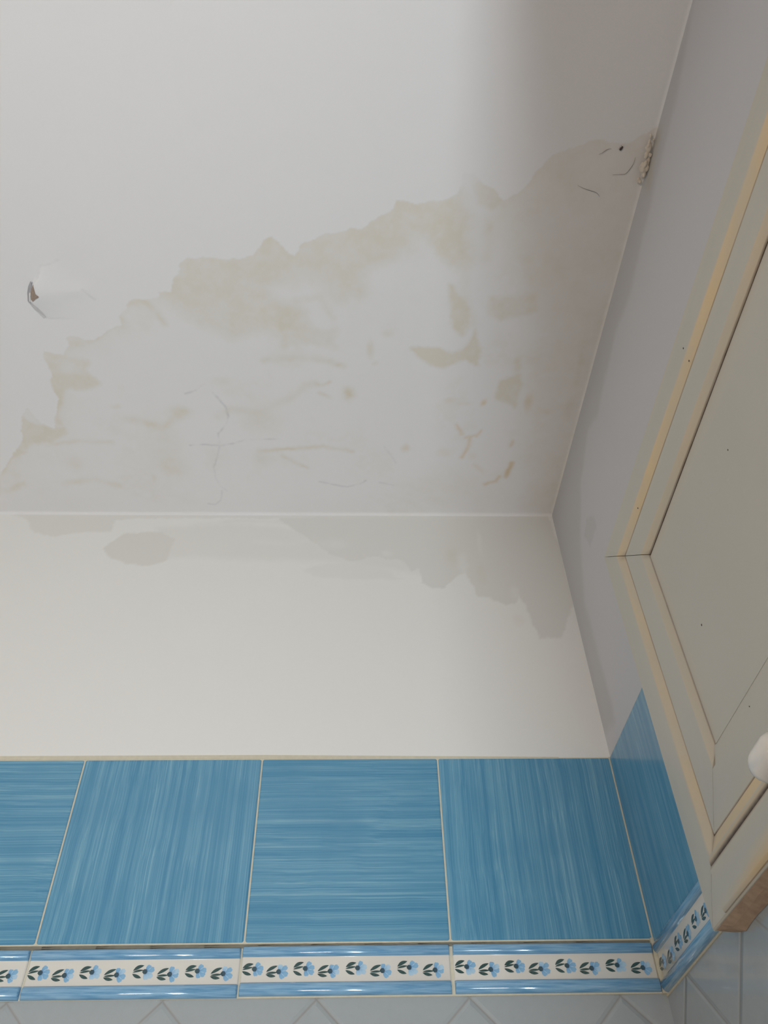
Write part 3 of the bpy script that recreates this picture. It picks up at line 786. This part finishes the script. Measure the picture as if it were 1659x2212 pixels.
cup = bpy.data.objects.new('cupboard', None); C.objects.link(cup)
cup.location = rw(0.53, ZBOT, 0.0)
RWL = Matrix.Translation(-cup.location) @ RW
tag(cup, 'cream painted wooden cupboard front with mitred frame set high in the right wall', 'cupboard')
L_IN, R_IN = S0 + 0.0912, S1 - 0.0912
zi_t = lambda s: ztop(S0) - 0.0880 + 0.030 * (s - S0)       # inner edge of the top rail
zi_b = ZBOT + 0.1100
e = 0.0004
member('frame_rail', ((S0 + e, ztop(S0)), (S1 - e, ztop(S1))), ((L_IN + e, zi_t(L_IN)), (R_IN - e, zi_t(R_IN))), 0, cup, 60, 1.25)
member('frame_stile', ((S0, ZBOT), (S0, ztop(S0) - e)), ((L_IN, zi_b), (L_IN, zi_t(L_IN) - e)), 0, cup, 40, 0.8)
member('frame_stile', ((S1, ZBOT), (S1, ztop(S1) - e)), ((R_IN, zi_b), (R_IN, zi_t(R_IN) - e)), 0, cup, 20, 0.8)
member('frame_rail', ((S0 + e * 1.5, ZBOT), (S1 - e, ZBOT)), ((L_IN + e * 1.5, zi_b), (R_IN - e, zi_b)), 0, cup, 60, 1.3, False)

def grime_strip(name, pts, parent, label=None):
    """pts rows of (s, z, w, yellow, brown) -> ruled mesh with thickness"""
    n = len(pts); m_ = len(pts[0])
    bm = bmesh.new()
    vs = [[bm.verts.new(q[:3]) for q in row] for row in pts]
    for i in range(n - 1):
        for j in range(m_ - 1): bm.faces.new((vs[i][j], vs[i][j + 1], vs[i + 1][j + 1], vs[i + 1][j]))
    G = [(q[3], q[4], 0, 1) for row in pts for q in row]
    me = bpy.data.meshes.new(name); bmesh.ops.recalc_face_normals(bm, faces=bm.faces[:]); bm.to_mesh(me); bm.free()
    at = me.color_attributes.new('grime', 'FLOAT_COLOR', 'POINT'); at.data.foreach_set('color', np.array(G, np.float32).reshape(-1))
    o = link(name, me, M_FRAME, parent, RWL)
    if label: o['label'] = label
    return o

# lath nailed along the lower rail: its upper arris is the dark dirty line
rows = []
zl = -0.6346
for i in range(41):
    s = 0.2035 + (R_IN + 0.04 - 0.2035) * i / 40
    rows.append([(s, zl + 0.0075, 0.0172, 0.25, 0.0), (s, zl + 0.0040, 0.0176, 0.75, 0.15), (s, zl + 0.0013, 0.0178, 0.6, 0.75), (s, zl - 0.0004, 0.0176, 0.5, 1.0),
                 (s, zl - 0.0016, 0.0184, 0.5, 0.35), (s, zl - 0.0040, 0.0192, 0.15, 0.0), (s, zl - 0.018, 0.0194, 0.0, 0.0), (s, ZBOT + 0.012, 0.0194, 0.5 * max(0, min(1, (s - 0.25) / 0.05)), 0.0), (s, ZBOT + 0.004, 0.0192, 0.15 + 0.8 * max(0, min(1, (s - 0.22) / 0.05)), 0.12 * max(0, min(1, (s - 0.22) / 0.05))), (s, ZBOT + 0.001, 0.0180, 0.25 + 0.7 * max(0, min(1, (s - 0.22) / 0.05)), 0.25), (s, ZBOT + 0.001, 0.010, 0.25, 0.05)])
grime_strip('batten', rows, cup, 'flat lath along the lower edge with a brown dirty groove above it')

# door leaf
g_t, g_l, g_b = 0.0048, 0.0024, -0.0004
lt = [(L_IN + g_l, zi_t(L_IN) - g_t), (R_IN - g_l, zi_t(R_IN) - g_t), (R_IN - g_l, zi_b + g_b), (L_IN + g_l, zi_b + g_b)]
cupdoor_bm = bmesh.new()
N1, N2 = 90, 40
GG = []
vv = []
def leaf_pt(a, b):
    s = lt[0][0] * (1 - a) + lt[1][0] * a
    zt_ = lt[0][1] * (1 - a) + lt[1][1] * a
    return s, zt_ * (1 - b) + lt[2][1] * b
def ease(k, n):            # denser towards the rim
    t = k / n; return 0.5 - 0.5 * math.cos(math.pi * t) if True else t
for i in range(N1 + 1):
    for j in range(N2 + 1):
        a, b = ease(i, N1), ease(j, N2)
        s, z = leaf_pt(a, b)
        dl = s - lt[0][0]; dt = (lt[0][1] + (lt[1][1] - lt[0][1]) * a) - z
        dm = min(dl, dt)
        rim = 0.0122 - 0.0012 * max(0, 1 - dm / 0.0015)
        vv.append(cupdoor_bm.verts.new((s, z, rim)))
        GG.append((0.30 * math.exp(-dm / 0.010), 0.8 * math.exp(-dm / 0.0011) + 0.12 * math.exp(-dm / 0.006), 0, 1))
for i in range(N1):
    for j in range(N2):
        k = i * (N2 + 1) + j
        cupdoor_bm.faces.new((vv[k], vv[k + 1], vv[k + N2 + 2], vv[k + N2 + 1]))
corner_idx = [0, N1 * (N2 + 1), N1 * (N2 + 1) + N2, N2]
back = [cupdoor_bm.verts.new((vv[q].co.x, vv[q].co.y, 0.003)) for q in corner_idx]
GG += [(0.3, 0.9, 0, 1)] * 4
edges_ = [[vv[i * (N2 + 1)] for i in range(N1 + 1)], [vv[N1 * (N2 + 1) + j] for j in range(N2 + 1)],
          [vv[i * (N2 + 1) + N2] for i in range(N1, -1, -1)], [vv[j] for j in range(N2, -1, -1)]]
for q, ed in enumerate(edges_):
    cupdoor_bm.faces.new(ed + [back[(q + 1) % 4], back[q]])
cupdoor_bm.faces.new(back)
bmesh.ops.recalc_face_normals(cupdoor_bm, faces=cupdoor_bm.faces[:])
me = bpy.data.meshes.new('door_panel'); cupdoor_bm.to_mesh(me); cupdoor_bm.free()
at = me.color_attributes.new('grime', 'FLOAT_COLOR', 'POINT'); at.data.foreach_set('color', np.array(GG, np.float32).reshape(-1))
leaf = link('door_panel', me, M_FRAME, cup, RWL)

# near-black sheet in place of the shade behind leaf and frame
bm = bmesh.new(); box(bm, (S0 + 0.03, ZBOT + 0.03, 0.0022), (S1 - 0.03, ztop(S0) - 0.03, 0.0030))
bo = bm_obj('gap_shade', bm, M_GAP_SHADE, cup, RWL); bo['label'] = 'dark sheet painted as the shade in the gap round the door panel'

# white knob on the lower rail
bm = bmesh.new()
NU, NV = 96, 14
rings = []
prof_k = [(0.90, 0.0), (0.90, 0.004), (0.98, 0.006), (1.0, 0.010), (0.985, 0.015), (0.93, 0.020), (0.82, 0.0245), (0.62, 0.028), (0.35, 0.0298), (0.0, 0.0305)]
for rr_, h in prof_k[:-1]:
    ring = []
    for k in range(NU):
        a = 2 * math.pi * k / NU
        x = 0.0135 * rr_ * math.cos(a); y = 0.0135 * rr_ * math.sin(a)
        x += 0.008 * max(-1, min(1, math.cos(a) * 20))
        ring.append(bm.verts.new((x, y, h)))
    rings.append(ring)
for A, B in zip(rings, rings[1:]):
    for k in range(NU): bm.faces.new((A[k], A[(k + 1) % NU], B[(k + 1) % NU], B[k]))
bm.faces.new(rings[-1]); bm.faces.new(rings[0][::-1])
for f in bm.faces: f.smooth = True
knob = bm_obj('knob', bm, M_KNOB, cup, RWL @ Matrix.Translation((0.3765, -0.6420, 0.0180)))
knob['label'] = 'white rounded plastic knob'
bm = bmesh.new()
ringo = [bm.verts.new((q[0] * 1.02, q[1] * 1.04, 0.0)) for q in [(0.0135 * math.cos(2 * math.pi * k / NU) + 0.008 * max(-1, min(1, math.cos(2 * math.pi * k / NU) * 20)), 0.0135 * math.sin(2 * math.pi * k / NU)) for k in range(NU)]]
ext = [bm.verts.new((v.co.x, v.co.y, 0.0030)) for v in ringo]
for k in range(NU): bm.faces.new((ringo[k], ringo[(k + 1) % NU], ext[(k + 1) % NU], ext[k]))
bm.faces.new(ext); bm.faces.new(ringo[::-1])
kshade = bm_obj('knob_shadow', bm, M_GAP_SHADE, knob); kshade['label'] = 'black ring painted as the shadow under the knob'  # shadow under the knob put in as a near-black ring

# specks of dirt and nail heads on the paint
def speck(s, z, w_, r, parent=cup):
    bm = bmesh.new(); bmesh.ops.create_icosphere(bm, subdivisions=2, radius=r)
    for v in bm.verts: v.co.z *= 0.35; v.co.x *= 0.8
    bm_obj('dirt_speck', bm, M_SPECK, parent, RWL @ Matrix.Translation((s, z, w_)), smooth=True)
for s, z, w_, r in ((0.3107, -0.4748, 0.0122, 0.0011), (0.4438, -0.4027, 0.0122, 0.0009), (0.3329, -0.5723, 0.0122, 0.0006), (0.4590, -0.2735, 0.0172, 0.0010), (0.4577, -0.2925, 0.0170, 0.0011), (0.2834, -0.2970, 0.0170, 0.0010)): speck(s, z, w_, r)

# brown mortar bed under the frame
bm = bmesh.new()
rs = random.Random(8)
top = []; bot = []
K = 60
for i in range(K + 1):
    s = 0.172 + (0.80 - 0.172) * i / K
    depth = 0.0010 + 0.0062 * min(1, max(0, (s - 0.170) / 0.022)) + 0.0010 * rs.uniform(-1, 1)
    top.append(bm.verts.new((s, ZBOT + 0.0005, 0.0150 + 0.0006 * rs.random())))
    bot.append(bm.verts.new((s, ZBOT - depth, 0.0004)))
    if i == 0: mids = []
    mids.append(bm.verts.new((s, ZBOT - depth * 0.55, 0.0080 + 0.0010 * rs.random())))
for i in range(K):
    bm.faces.new((top[i], top[i + 1], mids[i + 1], mids[i])); bm.faces.new((mids[i], mids[i + 1], bot[i + 1], bot[i]))
mo = bm_obj('mortar', bm, M_MORTAR, wall_right, RW); mo['label'] = 'rough brown mortar under the cupboard frame'

# ------------------------------------------------------------------ small things on the ceiling
def tube(name, pts, r, mat):
    bm = bmesh.new(); prev = None
    P = [Vector(p) for p in pts]
    # resample with Catmull-Rom
    Q = []
    for i in range(len(P) - 1):
        p0, p1, p2, p3 = P[max(0, i - 1)], P[i], P[i + 1], P[min(len(P) - 1, i + 2)]
        for k in range(6):
            t = k / 6
            Q.append(0.5 * ((2 * p1) + (p2 - p0) * t + (2 * p0 - 5 * p1 + 4 * p2 - p3) * t * t + (3 * p1 - p0 - 3 * p2 + p3) * t ** 3))
    Q.append(P[-1])
    for i, q in enumerate(Q):
        d_ = (Q[min(i + 1, len(Q) - 1)] - Q[max(i - 1, 0)]).normalized()
        u = d_.cross(Vector((0, 0, 1))).normalized(); v = d_.cross(u)
        rad = r * (0.35 + 0.65 * math.sin(math.pi * min(1, max(0.03, i / (len(Q) - 1)))) )
        ring = [bm.verts.new(q + rad * (u * math.cos(a) + v * math.sin(a))) for a in [math.pi * 2 * k / 6 for k in range(6)]]
        if prev:
            for k in range(6): bm.faces.new((prev[k], prev[(k + 1) % 6], ring[(k + 1) % 6], ring[k]))
        prev = ring
    return bm_obj(name, bm, mat)

HAIRS = [[(-32.0, -534.0), (-28.9, -536.1), (-23.5, -539.6), (-19.6, -540.6)], [(8.6, -531.7), (7.8, -526.2), (6.1, -520.2), (1.2, -514.0), (-4.7, -512.9), (-13.0, -512.8)], [(-48.8, -500.0), (-41.0, -497.0), (-33.7, -494.5), (-26.6, -492.5), (-22.0, -487.8)]]
labels = ['short dark cobweb thread on the ceiling beside the insect, on its left',
          'curved dark cobweb thread on the ceiling between the insect and the right wall',
          'bent dark cobweb thread on the ceiling, farthest below the insect']
for pts, lab in zip(HAIRS, labels):
    q = [(x / 1000, y / 1000, ZC - 0.0012 - 0.0010 * (i % 2)) for i, (x, y) in enumerate(pts)]
    tag(tube('cobweb_thread', q, 0.00023, M_HAIR), lab, 'cobweb', 'cobweb threads on the ceiling')

(ax_, ay_), (bx_, by_) = [(-10.2, -538.8), (-7.6, -543.2)]
mid = Vector(((ax_ + bx_) / 2000, (ay_ + by_) / 2000, ZC - 0.0016))
ang = math.atan2(by_ - ay_, bx_ - ax_); ln_ = math.hypot(bx_ - ax_, by_ - ay_) / 1000
bm = bmesh.new(); bmesh.ops.create_uvsphere(bm, u_segments=16, v_segments=12, radius=1)
for v in bm.verts:
    t = v.co.x
    v.co = Vector((t * ln_ * 0.5, v.co.y * ln_ * 0.27 * (1 - 0.25 * t), v.co.z * 0.0011))
insect = bm_obj('insect', bm, M_INSECT, None, None, True)
insect.location = mid; insect.rotation_euler = (0, 0, ang)
tag(insect, 'tiny dark oval insect sitting on the ceiling near the right wall', 'insect')
for sgn in (-1, 1):
    for k in (-0.3, 0.0, 0.3):
        bm = bmesh.new()
        a = Vector((k * ln_, sgn * ln_ * 0.2, 0)); b = Vector((k * ln_ * 1.6, sgn * ln_ * 0.42, 0.0008))
        for q in range(1):
            dd = (b - a).normalized(); u = dd.cross(Vector((0, 0, 1))).normalized() * 0.00008; v_ = Vector((0, 0, 0.00008))
            A = [bm.verts.new(a + w_) for w_ in (u, v_, -u, -v_)]; B = [bm.verts.new(b + w_) for w_ in (u, v_, -u, -v_)]
            for i in range(4): bm.faces.new((A[i], A[(i + 1) % 4], B[(i + 1) % 4], B[i]))
        bm_obj('leg', bm, M_INSECT, insect)

# loose plaster hanging in the corner of ceiling and right wall
LUMP = [(550.3, -3.6), (541.9, -7.1), (532.8, -9.3), (525.5, -9.4), (519.1, -12.5), (513.4, -14.8)]
bm = bmesh.new()
rs = random.Random(12)
for i, (s, z) in enumerate(LUMP):
    for k in range(5):
        t = rs.random() * 0.012
        c = rw(s / 1000 + rs.uniform(-0.007, 0.007), -0.0035 - rs.random() * 0.004 - 0.002 * (i in (3, 4)), 0.002 + rs.random() * 0.006)
        geo = bmesh.ops.create_icosphere(bm, subdivisions=2, radius=0.0018 + 0.0016 * rs.random())
        sx, sy, sz = rs.uniform(0.5, 0.9), rs.uniform(0.9, 1.9), rs.uniform(0.4, 0.8)
        for v in geo['verts']:
            v.co = Vector((v.co.x * sx, v.co.y * sy, v.co.z * sz)) * (1 + 0.25 * (rs.random() - 0.5)) + c
me_o = bm_obj('plaster_crumbs', bm, M_LOOSE, None, None, True)
tag(me_o, 'crumbling tan plaster in the angle between ceiling and right wall', 'plaster')
rmod = me_o.modifiers.new('remesh', 'REMESH'); rmod.mode = 'VOXEL'; rmod.voxel_size = 0.0007; rmod.use_smooth_shade = True

# ------------------------------------------------------------------ unseen box added behind the photographer to cast the ceiling shadow
tall = bpy.data.objects.new('shadow_blocker', None); C.objects.link(tall)
tall.location = (-0.02, -1.35, 0)
tag(tall, 'tall narrow wooden cabinet added unseen behind the photographer to cast the ceiling shadow', 'blocker')
bm = bmesh.new(); box(bm, (-0.181, -0.25, 0.0), (0.070, 0.30, 2.62))
bm_obj('blocker_body', bm, M_BLOCKER_WOOD, tall, None, False, 0.002)
